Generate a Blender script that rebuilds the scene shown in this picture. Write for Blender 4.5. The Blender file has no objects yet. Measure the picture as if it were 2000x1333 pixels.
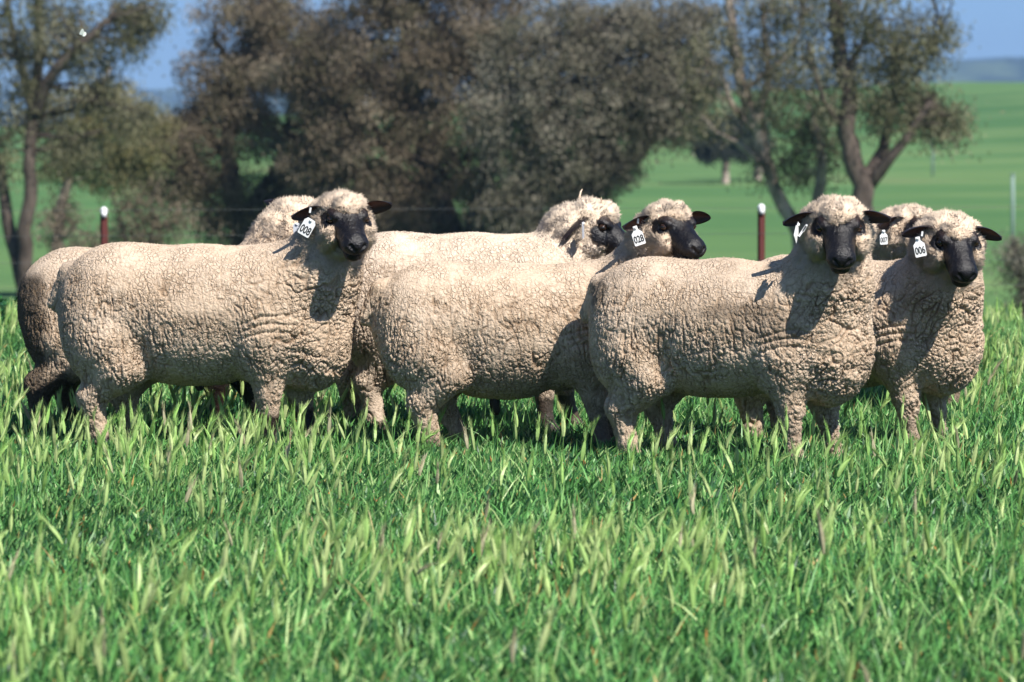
import bpy, math, random
import numpy as np
from mathutils import Vector, Matrix, Euler

# ------------------------------------------------------------------ scene, camera, light
scene = bpy.context.scene
COL = scene.collection
FPX, HOR, CAMZ = 8333.3, 150.0, 1.42
PITCH = math.atan((666.5 - HOR) / FPX)
cam_d = bpy.data.cameras.new('camera')
cam_d.lens = 150; cam_d.sensor_width = 36
cam_d.clip_start = 0.5; cam_d.clip_end = 20000
cam_d.dof.use_dof = True
cam_d.dof.focus_distance = 16.0
cam_d.dof.aperture_fstop = 5.6
cam = bpy.data.objects.new('camera', cam_d); COL.objects.link(cam)
cam.location = (0, 0, CAMZ)
cam.rotation_euler = (math.pi / 2 - PITCH, 0, 0)
scene.camera = cam
scene.render.resolution_x, scene.render.resolution_y = 1024, 682

SUN = Vector((0.51, -0.64, 0.95)).normalized()
SUN_EL = math.asin(SUN.z); SUN_AZ = math.atan2(SUN.x, SUN.y)
world = bpy.data.worlds.new('World'); scene.world = world; world.use_nodes = True
wt = world.node_tree; wt.nodes.clear()
sky = wt.nodes.new('ShaderNodeTexSky'); sky.sky_type = 'NISHITA'; sky.sun_disc = False
sky.sun_elevation = SUN_EL; sky.sun_rotation = SUN_AZ
sky.altitude = 300; sky.air_density = 1.0; sky.dust_density = 0.2; sky.ozone_density = 5.0
tcw = wt.nodes.new('ShaderNodeTexCoord'); vad = wt.nodes.new('ShaderNodeVectorMath'); vad.operation = 'ADD'; vad.inputs[1].default_value = (0, 0, 0.16)
wt.links.new(tcw.outputs['Generated'], vad.inputs[0]); wt.links.new(vad.outputs[0], sky.inputs[0])
bg = wt.nodes.new('ShaderNodeBackground'); bg.inputs[1].default_value = 0.088
wo = wt.nodes.new('ShaderNodeOutputWorld')
wt.links.new(sky.outputs[0], bg.inputs[0]); wt.links.new(bg.outputs[0], wo.inputs[0])
sun_d = bpy.data.lights.new('sun', 'SUN'); sun_d.energy = 5.0; sun_d.angle = math.radians(0.5)
sun_d.color = (1.0, 0.955, 0.89)
sun = bpy.data.objects.new('sun', sun_d); COL.objects.link(sun)
sun.rotation_euler = SUN.to_track_quat('Z', 'Y').to_euler()
scene.view_settings.view_transform = 'Standard'; scene.view_settings.look = 'None'
scene.view_settings.gamma = 1; scene.view_settings.exposure = 0.6
scene.cycles.use_denoising = True
scene.cycles.max_bounces = 6; scene.cycles.diffuse_bounces = 3
scene.cycles.transparent_max_bounces = 4; scene.cycles.volume_bounces = 0

# ------------------------------------------------------------------ helpers
def pt(px, py, d):
    """point at world depth d (along +Y) seen at photo pixel px,py"""
    v = Vector(((px - 1000) / FPX, -(py - 666.5) / FPX, -1.0))
    v.rotate(cam.rotation_euler)
    return Vector((0, 0, CAMZ)) + v * (d / v.y)

def tag(o, label=None, cat=None, group=None, kind=None):
    if label: o['label'] = label
    if cat: o['category'] = cat
    if group: o['group'] = group
    if kind: o['kind'] = kind
    return o

def empty(name, loc, rz=0.0):
    o = bpy.data.objects.new(name, None); COL.objects.link(o)
    o.empty_display_size = 0.1; o.location = loc; o.rotation_euler = (0, 0, rz)
    return o

def mk(name, v, faces, mat, parent=None, smooth=True, attrs=None, mw=None):
    """mesh object from numpy verts and an (n,3|4) array or a list of arrays of faces"""
    v = np.asarray(v, np.float32)
    if isinstance(faces, np.ndarray): faces = [faces]
    faces = [np.asarray(f, np.int32) for f in faces if len(f)]
    me = bpy.data.meshes.new(name)
    nl = sum(f.size for f in faces); nf = sum(len(f) for f in faces)
    me.vertices.add(len(v)); me.loops.add(nl); me.polygons.add(nf)
    me.vertices.foreach_set('co', v.ravel())
    me.loops.foreach_set('vertex_index', np.concatenate([f.ravel() for f in faces]))
    tot = np.concatenate([np.full(len(f), f.shape[1], np.int32) for f in faces])
    st = np.concatenate([[0], np.cumsum(tot)[:-1]]).astype(np.int32)
    me.polygons.foreach_set('loop_start', st)
    me.polygons.foreach_set('use_smooth', np.full(nf, smooth))
    for k, a in (attrs or {}).items():
        a = np.asarray(a, np.float32)
        if a.ndim == 1:
            me.attributes.new(k, 'FLOAT', 'POINT').data.foreach_set('value', a)
        else:
            me.attributes.new(k, 'FLOAT_VECTOR', 'POINT').data.foreach_set('vector', a.ravel())
    me.update(calc_edges=True)
    if mat is not None: me.materials.append(mat)
    o = bpy.data.objects.new(name, me); COL.objects.link(o)
    if parent is not None:
        o.parent = parent
    return o

class NT:
    """tiny node-tree builder"""
    def __init__(s, name):
        s.m = bpy.data.materials.new(name); s.m.use_nodes = True
        s.t = s.m.node_tree; s.t.nodes.clear()
        s.out = s.t.nodes.new('ShaderNodeOutputMaterial')
        s.b = s.t.nodes.new('ShaderNodeBsdfPrincipled')
        s.t.links.new(s.b.outputs[0], s.out.inputs[0])
    def n(s, typ, **kw):
        nd = s.t.nodes.new('ShaderNode' + typ)
        for k, v in kw.items():
            if hasattr(nd, k): setattr(nd, k, v)
        return nd
    def l(s, a, b): s.t.links.new(a, b)
    def put(s, sock, val):
        if isinstance(val, bpy.types.NodeSocket): s.l(val, sock)
        elif isinstance(val, (tuple, list)) and len(val) == 3 and sock.type == 'RGBA': sock.default_value = (*val, 1)
        else: sock.default_value = val
    def attr(s, name): return s.n('Attribute', attribute_name=name).outputs
    def co(s, scale=(1, 1, 1)):
        tc = s.n('TexCoord'); mp = s.n('Mapping'); s.l(tc.outputs['Object'], mp.inputs[0]); mp.inputs['Scale'].default_value = scale
        return mp.outputs[0]
    def noise(s, vec, scale, detail=2, rough=0.5):
        nd = s.n('TexNoise'); s.l(vec, nd.inputs['Vector'])
        nd.inputs['Scale'].default_value = scale; nd.inputs['Detail'].default_value = detail; nd.inputs['Roughness'].default_value = rough
        return nd.outputs[0]
    def vor(s, vec, scale, feature='F1'):
        nd = s.n('TexVoronoi', feature=feature); s.l(vec, nd.inputs['Vector']); nd.inputs['Scale'].default_value = scale
        return nd.outputs[0]
    def mr(s, v, a, b, c=0.0, d=1.0):
        nd = s.n('MapRange'); s.put(nd.inputs[0], v)
        for i, x in enumerate((a, b, c, d)): nd.inputs[i + 1].default_value = x
        return nd.outputs[0]
    def math(s, op, a, b=0.0):
        nd = s.n('Math', operation=op); s.put(nd.inputs[0], a); s.put(nd.inputs[1], b); return nd.outputs[0]
    def mix(s, f, a, b, mode='MIX'):
        nd = s.n('Mix', data_type='RGBA', blend_type=mode)
        s.put(nd.inputs[0], f); s.put(nd.inputs[6], a); s.put(nd.inputs[7], b); return nd.outputs[2]
    def bump(s, h, strength, dist):
        nd = s.n('Bump'); s.l(h, nd.inputs['Height']); nd.inputs['Strength'].default_value = strength
        nd.inputs['Distance'].default_value = dist; s.l(nd.outputs[0], s.b.inputs['Normal'])
    def rough(s, r, spec=0.5):
        s.put(s.b.inputs['Roughness'], r); s.b.inputs['Specular IOR Level'].default_value = spec
    def col(s, c): s.put(s.b.inputs['Base Color'], c)

def flat(name, c, r=0.7, spec=0.3):
    t = NT(name); t.col(c); t.rough(r, spec); return t.m

# numpy noise ---------------------------------------------------------------
def _h(ix, iy, iz, seed):
    n = (ix.astype(np.int64) * 73856093) ^ (iy.astype(np.int64) * 19349663) ^ (iz.astype(np.int64) * 83492791) ^ (seed * 2654435761 % 4294967291)
    n = (n ^ (n >> 13)) & 0xffffffff
    n = (n * 1274126177) & 0xffffffff
    n = (n ^ (n >> 16)) & 0xffffffff
    n = (n * 2246822519) & 0xffffffff
    return ((n ^ (n >> 15)) & 0xffffff).astype(np.float32) / 16777215.0

def vnoise(p, seed=0):
    p = p.astype(np.float32); i = np.floor(p); f = p - i; f = f * f * (3 - 2 * f); i = i.astype(np.int64)
    r = 0
    for dx in (0, 1):
        for dy in (0, 1):
            for dz in (0, 1):
                w = (f[:, 0] if dx else 1 - f[:, 0]) * (f[:, 1] if dy else 1 - f[:, 1]) * (f[:, 2] if dz else 1 - f[:, 2])
                r = r + w * _h(i[:, 0] + dx, i[:, 1] + dy, i[:, 2] + dz, seed)
    return r * 2 - 1

def vvec(p, seed): return np.stack([vnoise(p, seed), vnoise(p, seed + 7), vnoise(p, seed + 13)], 1)

def voro(p, seed=0):
    """F1 and F2-F1"""
    i = np.floor(p).astype(np.int64)
    f1 = np.full(len(p), 9., np.float32); f2 = f1.copy()
    for dx in (-1, 0, 1):
        for dy in (-1, 0, 1):
            for dz in (-1, 0, 1):
                c = i + (dx, dy, dz)
                q = np.stack([_h(c[:, 0], c[:, 1], c[:, 2], seed + k) for k in (1, 2, 3)], 1) + c
                d = np.sqrt(((q - p) ** 2).sum(1)).astype(np.float32)
                m = d < f1
                f2 = np.where(m, f1, np.minimum(f2, d)); f1 = np.where(m, d, f1)
    return f1, f2 - f1

def sstep(a, b, x):
    t = np.clip((x - a) / (b - a), 0, 1); return t * t * (3 - 2 * t)

# tubes -----------------------------------------------------------------------
def tube(pts, rad, n=8):
    pts = np.asarray(pts, float); k = len(pts); rad = np.broadcast_to(rad, (k,))
    V = []
    for i in range(k):
        t = pts[min(i + 1, k - 1)] - pts[max(i - 1, 0)]; t /= np.linalg.norm(t) + 1e-9
        a = np.cross(t, (0.3, 0.9, 0.31)); a /= np.linalg.norm(a) + 1e-9; b = np.cross(t, a)
        th = np.arange(n) * 2 * math.pi / n
        V.append(pts[i] + rad[i] * (np.outer(np.cos(th), a) + np.outer(np.sin(th), b)))
    V = np.concatenate(V)
    F = []
    for i in range(k - 1):
        for j in range(n):
            j2 = (j + 1) % n
            F.append((i * n + j, i * n + j2, (i + 1) * n + j2, (i + 1) * n + j))
    V = np.vstack([V, pts[0], pts[-1]]); c0 = len(V) - 2
    T = [(c0, (j + 1) % n, j) for j in range(n)] + [(c0 + 1, (k - 1) * n + j, (k - 1) * n + (j + 1) % n) for j in range(n)]
    return V, np.array(F), np.array(T)

class Acc:
    def __init__(s): s.v = []; s.q = []; s.t = []; s.n = 0
    def add(s, v, q=None, t=None):
        s.v.append(np.asarray(v, float))
        if q is not None and len(q): s.q.append(np.asarray(q) + s.n)
        if t is not None and len(t): s.t.append(np.asarray(t) + s.n)
        s.n += len(v)
    def tube(s, *a, **k): s.add(*tube(*a, **k))
    def box(s, c, r, rot=None):
        c = np.array(c); r = np.array(r)
        v = np.array([(x, y, z) for x in (-1, 1) for y in (-1, 1) for z in (-1, 1)]) * r
        if rot is not None: v = v @ np.array(rot).T
        s.add(v + c, [(0, 1, 3, 2), (4, 6, 7, 5), (0, 4, 5, 1), (2, 3, 7, 6), (0, 2, 6, 4), (1, 5, 7, 3)])
    def sphere(s, c, r, n=10, m=7):
        r = np.broadcast_to(r, (3,)); V = []; Q = []
        for i in range(m + 1):
            ph = math.pi * i / m
            for j in range(n):
                th = 2 * math.pi * j / n
                V.append((math.sin(ph) * math.cos(th), math.sin(ph) * math.sin(th), math.cos(ph)))
        for i in range(m):
            for j in range(n): Q.append((i * n + j, (i + 1) * n + j, (i + 1) * n + (j + 1) % n, i * n + (j + 1) % n))
        s.add(np.array(V) * r + np.array(c), Q)
    def build(s, name, mat, parent=None, smooth=True, attrs=None):
        f = []
        if s.q: f.append(np.concatenate(s.q))
        if s.t: f.append(np.concatenate(s.t))
        return mk(name, np.concatenate(s.v), f, mat, parent, smooth, attrs)

# ------------------------------------------------------------------ terrain
def ground_z(x, y):
    x = np.asarray(x, float); y = np.asarray(y, float)
    z = np.interp(y, [-50, 21.5, 24, 27, 30, 34, 45, 60, 70, 80, 100, 150, 200, 300, 360, 420, 520, 700, 1200, 7000],
                     [0, 0, -.06, -.24, -.46, -.78, -1.5, -2.25, -2.6, -2.72, -2.62, -2.45, -1.85, .02, .70, .55, -2.5, -16, -40, -60])
    k = np.clip((y - 60) / 240, 0, 1)
    z = z - k * 0.046 * np.clip(38 * np.clip(y / 330, 0, 1) - x, -4, 120) * np.clip(1.6 - y / 900, 0, 1)
    w = np.clip((y - 60) / 200, 0, 1)
    z = z + w * (0.25 * np.sin(x * 0.045 + 1.0) * np.sin(y * 0.021) + 0.12 * np.sin(x * 0.13 + y * .05))
    n = 0.018 * (np.sin(x * 2.3 + y * 0.9) + np.sin(y * 1.7 - x * 1.1 + 2)) * np.clip((60 - y) / 30, 0, 1)
    return z + n * 0.5
ys = np.concatenate([np.linspace(-30, 8, 12), np.linspace(9, 60, 130), np.geomspace(61, 900, 240), np.geomspace(930, 7000, 40)])
us = np.linspace(-1, 1, 181)
Y, U = np.meshgrid(ys, us, indexing='ij')
X = U * (12 + 0.35 * np.abs(Y))
Z = ground_z(X, Y)
V = np.stack([X, Y, Z], -1).reshape(-1, 3)
ni, nj = Y.shape
I = (np.arange(ni - 1)[:, None] * nj + np.arange(nj - 1)[None]).ravel()
t = NT('pasture_ground')
c = t.co()
far = t.n('SeparateXYZ'); t.l(c, far.inputs[0])
fm = t.mr(far.outputs[1], 30, 60)
mp = t.co((0.035, 0.006, 0.02)); n1 = t.noise(mp, 1.0, 6, 0.6)
mp2 = t.co((0.02, 0.11, 0.1)); n2 = t.noise(mp2, 1.0, 3, 0.55)
g1 = t.mix(t.mr(n1, .35, .7), (.062, .145, .05), (.105, .21, .072))
g2 = t.mix(t.mr(n2, .5, .72), g1, (.17, .25, .095))
n4 = t.noise(t.co((.3, .3, .3)), 1.0, 4, .7)
g2 = t.mix(t.mr(n4, .3, .8, 0, .35), g2, (.05, .11, .035))
n5 = t.noise(t.co((.012, .018, .02)), 1.0, 4, .6); g2 = t.mix(t.mr(n5, .48, .68, 0, .5), g2, (.16, .25, .085)); n6 = t.noise(t.co((.05, .035, .02)), 1.0, 3, .6); g2 = t.mix(t.mr(n6, .62, .72, 0, .5), g2, (.22, .19, .11))
near = t.mix(t.mr(t.noise(c, 9, 4), .4, .7), (.045, .075, .022), (.085, .06, .035))
t.col(t.mix(fm, near, g2)); t.rough(.95, .1)
t.bump(t.noise(c, 14, 5, .7), .7, .03)
ground = mk('ground', V, np.stack([I, I + 1, I + nj + 1, I + nj], 1), t.m)
ground['kind'] = 'structure'

# distant hills ---------------------------------------------------------------
def hill(y0, y1, top, name, sd, base=-70):
    xs = np.linspace(-1500, 1500, 900); rows = 46
    vv = []
    for i in range(rows):
        f = i / (rows - 1); yy = y0 + (y1 - y0) * f
        prof = math.sin(math.pi * min(1, f * .62 + .0)) if f < .8 else math.sin(math.pi * .5) * (1 - (f - .8) * 3)
        prof = math.sin(min(1, f / .8) * math.pi / 2) if f < .8 else 1 - (f - .8) * 2
        P = np.stack([xs / 160, np.full_like(xs, yy / 500), np.zeros_like(xs)], 1)
        z = base + (top(xs) - base) * prof + 5 * vnoise(P, sd) * prof + 1.6 * vnoise(P * 5.1, sd + 1) * prof
        P2 = np.stack([xs / 9, np.full_like(xs, yy / 30), np.zeros_like(xs)], 1)
        m = sstep(-.15, .25, vnoise(P * 1.7, sd + 4))
        z = z + m * (2.6 * np.abs(vnoise(P2, sd + 3)) + .6)
        vv.append(np.stack([xs, np.full_like(xs, yy), z], 1))
    n = len(xs); I = (np.arange(rows - 1)[:, None] * n + np.arange(n - 1)[None]).ravel()
    return mk(name, np.concatenate(vv), np.stack([I, I + 1, I + n + 1, I + n], 1), hillm)
t = NT('wooded_hills')
n1 = t.noise(t.co((.012, .0025, .02)), 1.0, 5, .6)
t.col(t.mix(t.mr(n1, .5, .6), (.015, .028, .02), (.075, .105, .05))); t.rough(1, 0)
hillm = t.m
h1 = hill(2400, 3400, lambda x: 9.5 + (x - 340) * .044, 'hills', 3)
tag(h1, kind='structure')
h2 = hill(3600, 4200, lambda x: 14 + (x - 420) * .034 + 3 * np.sin(x / 140), 'hills', 9)
tag(h2, kind='structure')

# ------------------------------------------------------------------ sheep
t = NT('fleece_and_face')
dark = t.attr('dark')[2]; dirt = t.attr('dirt')[2]; ein = t.attr('earin')[2]; crk_shade = t.attr('crack')[2]
brn = t.attr('brown')[2]
c = t.co()
n1 = t.noise(c, 5, 4, .6); n2 = t.noise(c, 60, 3, .6)
wool = t.mix(t.mr(n1, .35, .7), (.61, .462, .33), (.69, .55, .42))
wool = t.mix(t.mr(n2, .35, .75, 0, .4), wool, (.50, .37, .25))
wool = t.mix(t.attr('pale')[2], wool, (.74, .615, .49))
wool = t.mix(t.math('MULTIPLY', crk_shade, .75), wool, (.17, .10, .055))  # dark crack interiors: mostly occlusion shade mixed into the wool colour
wool = t.mix(dirt, wool, (.075, .06, .046))
skin = t.mix(t.mr(t.noise(c, 30, 4, .7), .4, .75), (.004, .0038, .005), (.013, .0105, .0115))
skin = t.mix(brn, skin, (.13, .062, .033))
skin = t.mix(ein, skin, (.13, .052, .038))
t.put(t.b.inputs['Roughness'], t.mr(dark, 0, 1, .95, .37))
t.put(t.b.inputs['Specular IOR Level'], t.mr(dark, 0, 1, .1, .34))
f1 = t.n('TexVoronoi', feature='F1'); t.l(c, f1.inputs['Vector']); f1.inputs['Scale'].default_value = 150
wn = t.n('TexNoise'); t.l(c, wn.inputs['Vector']); wn.inputs['Scale'].default_value = 22; wn.inputs['Detail'].default_value = 3
wv = t.n('VectorMath', operation='MULTIPLY_ADD'); t.l(wn.outputs['Color'], wv.inputs[0]); wv.inputs[1].default_value = (.035, .035, .035); t.l(c, wv.inputs[2])
wm_ = t.n('Mapping'); t.l(wv.outputs[0], wm_.inputs[0]); wm_.inputs['Scale'].default_value = (1, 1, .55)
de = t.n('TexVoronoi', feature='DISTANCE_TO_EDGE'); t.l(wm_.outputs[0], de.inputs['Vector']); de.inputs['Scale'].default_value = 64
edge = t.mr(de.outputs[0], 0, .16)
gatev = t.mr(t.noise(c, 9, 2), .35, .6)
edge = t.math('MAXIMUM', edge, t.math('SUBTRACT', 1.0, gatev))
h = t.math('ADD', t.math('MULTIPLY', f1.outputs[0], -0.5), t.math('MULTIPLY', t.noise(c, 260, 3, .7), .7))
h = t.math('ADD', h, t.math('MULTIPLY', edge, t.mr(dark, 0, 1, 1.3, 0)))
wool = t.mix(t.mr(edge, 0, 1, .38, 0), wool, (.30, .19, .10))  # fine crack lines get their inner shade as colour too
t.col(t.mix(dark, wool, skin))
nd = t.n('Bump'); t.l(h, nd.inputs['Height']); nd.inputs['Distance'].default_value = .004
t.put(nd.inputs['Strength'], t.mr(dark, 0, 1, .85, .6)); t.l(nd.outputs[0], t.b.inputs['Normal'])
M_sheep = t.m
t = NT('wool_fibre')
fd = t.attr('fd')[2]
t.col(t.mix(fd, t.mix(t.attr('pale')[2], t.mix(t.mr(t.noise(t.co(), 40, 2), .3, .7), (.62, .465, .33), (.71, .56, .43)), (.74, .615, .49)), (.06, .05, .04))); t.rough(.9, .1)
M_wool = t.m
M_eye = NT('eye'); M_eye.rough(.08, .7)
M_eye.col((.03, .013, .006)); M_eye = M_eye.m
M_iris = flat('amber_iris', (.028, .013, .006), .12, .5)
M_tag = flat('white_tag_plastic', (.80, .80, .78), .4, .4)
M_tagg = flat('grey_tag_plastic', (.50, .52, .56), .4, .4)
M_ink = flat('black_ink', (.01, .01, .012), .5, .3)

def sd_ell(p, c, r):
    q = p - np.asarray(c, np.float32); r = np.asarray(r, np.float32)
    a = q / r; k0 = np.sqrt((a * a).sum(1)); b = a / r; k1 = np.sqrt((b * b).sum(1))
    return k0 * (k0 - 1) / (k1 + 1e-6)
def sd_cone(p, a, b, ra, rb):
    a = np.asarray(a, np.float32); b = np.asarray(b, np.float32); ab = b - a
    q = p - a; h = np.clip(q @ ab / (ab @ ab), 0, 1)
    return np.sqrt(((q - h[:, None] * ab) ** 2).sum(1)) - (ra + (rb - ra) * h)
def smin(a, b, k):
    h = np.maximum(k - np.abs(a - b), 0) / k
    return np.minimum(a, b) - h * h * k * .25

def surface_nets(f, lo, hi, h, band):
    lo = np.array(lo); n = np.ceil((np.array(hi) - lo) / h).astype(int); n = (n // 4 + 1) * 4 + 1
    ax = [lo[i] + h * np.arange(n[i]) for i in range(3)]
    cx = [a[::4] for a in ax]
    G = np.stack(np.meshgrid(*cx, indexing='ij'), -1).reshape(-1, 3).astype(np.float32)
    dc = f(G).reshape([len(a) for a in cx])
    idx = [np.clip((np.arange(n[i]) + 2) // 4, 0, len(cx[i]) - 1) for i in range(3)]
    D = dc[np.ix_(*idx)].astype(np.float32)
    m = np.argwhere(np.abs(D) < band)
    P = (lo + m * h).astype(np.float32)
    out = np.empty(len(P), np.float32)
    for s in range(0, len(P), 300000): out[s:s + 300000] = f(P[s:s + 300000])
    D[m[:, 0], m[:, 1], m[:, 2]] = out
    S = D < 0
    cs = np.zeros(np.array(D.shape) - 1, np.int8)
    sl = lambda o, k: slice(o, D.shape[k] - 1 + o)
    for dx in (0, 1):
        for dy in (0, 1):
            for dz in (0, 1): cs += S[sl(dx, 0), sl(dy, 1), sl(dz, 2)]
    act = np.argwhere((cs > 0) & (cs < 8))
    vid = np.full(cs.shape, -1, np.int32); vid[act[:, 0], act[:, 1], act[:, 2]] = np.arange(len(act))
    acc = np.zeros((len(act), 3)); cnt = np.zeros(len(act))
    cor = [(a, b, c) for a in (0, 1) for b in (0, 1) for c in (0, 1)]
    for k in range(3):
        for c0 in cor:
            if c0[k]: continue
            c1 = list(c0); c1[k] = 1
            a = act + c0; b = act + c1
            da = D[a[:, 0], a[:, 1], a[:, 2]]; db = D[b[:, 0], b[:, 1], b[:, 2]]
            x = (da < 0) != (db < 0); tt = np.where(x, da / np.where(x, da - db, 1), 0)
            p = np.tile(np.array(c0, float), (len(act), 1)); p[:, k] = tt
            acc += p * x[:, None]; cnt += x
    V = lo + (act + acc / cnt[:, None]) * h
    Q = []
    for k in range(3):
        a, b = [(1, 2), (2, 0), (0, 1)][k]
        s0 = [slice(1, D.shape[i] - 1) for i in range(3)]; s1 = list(s0)
        s0[k] = slice(0, D.shape[k] - 1); s1[k] = slice(1, D.shape[k])
        e = np.argwhere(S[tuple(s0)] != S[tuple(s1)])
        off = np.ones(3, int); off[k] = 0; e = e + off
        def v(da, db):
            q = e.copy(); q[:, a] -= da; q[:, b] -= db; return vid[q[:, 0], q[:, 1], q[:, 2]]
        q = np.stack([v(1, 1), v(0, 1), v(0, 0), v(1, 0)], 1)
        fl = ~S[e[:, 0], e[:, 1], e[:, 2]]; q[fl] = q[fl][:, ::-1]
        Q.append(q)
    return V.astype(np.float32), np.concatenate(Q)

def vnormals(V, Q):
    n = np.cross(V[Q[:, 2]] - V[Q[:, 0]], V[Q[:, 3]] - V[Q[:, 1]])
    N = np.zeros_like(V)
    for k in range(4):
        for a in range(3): N[:, a] += np.bincount(Q[:, k], n[:, a], len(V))
    return N / (np.linalg.norm(N, axis=1)[:, None] + 1e-12)

RES = 0.0038
def make_sheep(cfg):
    d = cfg['depth']; th = math.radians(cfg['heading']); s = cfg.get('scale', 1.0); sx = cfg.get('sx', 1.0)
    X0 = (cfg['cx'] - 1000) / FPX * d
    gz = float(ground_z(X0, d))
    root = empty('sheep', (X0, d, gz), th)
    tag(root, cfg['label'], 'sheep', 'sheep standing in the pasture')
    R = np.array(Matrix.Rotation(th, 3, 'Z')); T = np.array((X0, d, gz))
    toL = lambda p: (np.array(p) - T) @ R           # world -> local
    B = lambda x, y, z: np.array((x * s * sx, y * s * cfg.get('sy', 1.0), z * s))
    seed = cfg['seed']; rng = np.random.default_rng(seed)
    # head frame
    hx, hy = cfg['head']; H = toL(pt(hx, hy, cfg['hdepth']))
    yaw = math.radians(cfg['yaw']) - th; pi_ = math.radians(cfg['pitch']); hs = cfg.get('hs', 1.0)
    f = np.array((math.cos(yaw) * math.cos(pi_), math.sin(yaw) * math.cos(pi_), math.sin(pi_)))
    l = np.array((-math.sin(yaw), math.cos(yaw), 0)); u = np.cross(f, l)
    if cfg.get('roll'):
        rr = math.radians(cfg['roll']); l, u = l * math.cos(rr) + u * math.sin(rr), u * math.cos(rr) - l * math.sin(rr)
    HM = np.stack([f, l, u], 1)                      # columns
    Hp = lambda a, b, c: H + HM @ (np.array((a, b, c)) * hs)
    toH = lambda p: (p - H.astype(np.float32)) @ HM.astype(np.float32) / hs
    belly = cfg.get('belly', 0.0)
    feet = cfg.get('feet', [0, 0, 0, 0])             # hind right(near), hind left, front right(near), front left
    W = []; K = []                                   # wool prims, skin prims: (func)
    el = lambda c, r, sc=True: (lambda p: sd_ell(p, B(*c), np.array(r) * s * np.array((sx, 1, 1))))
    cn = lambda a, b, ra, rb: (lambda p: sd_cone(p, a, b, ra, rb))
    W.append((el((-.31, 0, .575), (.25, .215, .228)), .05))
    W.append((el((-.385, 0, .52), (.175, .19, .21)), .05))
    W.append((el((-.02, 0, .53), (.46, .25, .265)), .06))
    W.append((el((-.05, 0, .44 - belly * .5), (.36, .205, .175 + belly * .5)), .06))
    W.append((el((.26, 0, .525), (.27, .225, .262)), .06))
    W.append((el((.41, 0, .435), (.165, .170, .205)), .06))
    for sg in (-1, 1):
        W.append((el((-.37, .105 * sg, .45), (.16, .125, .20)), .05))
        W.append((el((.26, .13 * sg, .46), (.14, .10, .17)), .05))
    # neck
    nb = B(.30, 0, .585); ne = Hp(-.075, 0, -.092)
    mid = (nb + ne) / 2 + np.array((.035, 0, -.035))
    mr_ = cfg.get('midr', .16)
    W.append((cn(nb, mid, .19 * s, mr_), .07)); W.append((cn(mid, ne, mr_, cfg.get('neckr', .110)), .05))
    th2 = Hp(-.03, 0, -.12); W.append((cn(B(.44, 0, .50), th2, .13 * s, .085), .06))
    # tail
    tl = cfg.get('tail', 1.0)
    if tl: W.append((cn(B(-.52, 0, .67), B(-.585, 0, .565), .055 * tl, .035 * tl), .03))
    # legs
    lw = cfg.get('lw', 1.0)
    for i, sg in ((0, -1), (1, 1)):
        dx = feet[i] / s
        a = B(-.33, .125 * sg, .40); st = B(-.29 + dx * .25, .135 * sg, .335); hk = B(-.425 + dx * .8, .125 * sg, .215)
        fl = B(-.405 + dx, .125 * sg, .075); hf = B(-.385 + dx, .125 * sg, .03)
        W.append((cn(a, st, .125 * s, .10 * s), .04)); W.append((cn(st, hk, .095 * s, .060 * lw), .035))
        W.append((cn(hk, fl, .053 * lw, .040 * lw), .022))
        K.append((cn(fl, hf, .036, .036), .01)); K.append((cn(hf, hf + np.array((.03, 0, -.015)), .034, .026), .008))
    for i, sg in ((2, -1), (3, 1)):
        dx = feet[i] / s
        a = B(.27, .125 * sg, .42); kn = B(.275 + dx * .7, .12 * sg, .225); fl = B(.28 + dx, .118 * sg, .075); hf = B(.295 + dx, .118 * sg, .03)
        kw = cfg.get('kneewool', .12) * s
        m2 = kn + (fl - kn) * .35
        W.append((cn(a, kn, .102 * s, .052 * lw), .045)); W.append((cn(kn, m2, .052 * lw, .040 * lw), .02))
        K.append((cn(m2, fl, .038, .030), .012)); K.append((cn(fl, hf, .032, .034), .01)); K.append((cn(hf, hf + np.array((.03, 0, -.015)), .034, .026), .008))
    # head
    he = lambda c, r: (lambda p: sd_ell(toH(p), c, r) * hs)
    hc = lambda a, b, ra, rb: (lambda p: sd_cone(toH(p), a, b, ra, rb) * hs)
    K += [(he((.004, 0, -.004), (.098, .072, .072)), .02), (hc((.04, 0, -.008), (.160, 0, -.030), .060, .052), .03),
          (he((.190, 0, -.030), (.038, .052, .039)), .015), (hc((.02, 0, -.06), (.158, 0, -.066), .044, .031), .02),
          (he((.052, .056, .032), (.036, .022, .020)), .02), (he((.052, -.056, .032), (.036, .022, .020)), .02),
          (he((.180, 0, -.078), (.026, .034, .019)), .012)]
    rf = cfg.get('ruff', 1.0); ck = cfg.get('cap', 0.0)
    W += [(he((-.018, 0, .012 + ck), (.078, .090, .054)), .03), (he((-.070, 0, -.062), (.075, .126 * rf, .094)), .03),
          (he((-.035, .088 * rf, -.066), (.055, .045, .078)), .03), (he((-.035, -.088 * rf, -.066), (.055, .045, .078)), .03),
          (he((.030, 0, .052 + ck), (.040, .054, .030)), .02), (he((-.015, 0, -.105), (.085, .075, .055)), .03),
          (he((.046, .072 * rf, -.050), (.064, .034, .062)), .035), (he((.046, -.072 * rf, -.050), (.064, .034, .062)), .035), (he((.030, 0, -.110), (.075, .060, .038)), .025), (he((.050, 0, .046 + ck * .5), (.030, .034, .022)), .025)]
    nos = [hc((.228, sg * .008, -.038), (.218, sg * .027, -.018), .0042, .0058) for sg in (-1, 1)] + [hc((.232, 0, -.036), (.222, 0, -.062), .0028, .0022)]
    mouth = [he((.185, 0, -.0620), (.046, .056, .0022))]
    eyesock = [he((.066, sg * .075, .016), (.019, .012, .013)) for sg in (-1, 1)]
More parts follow.
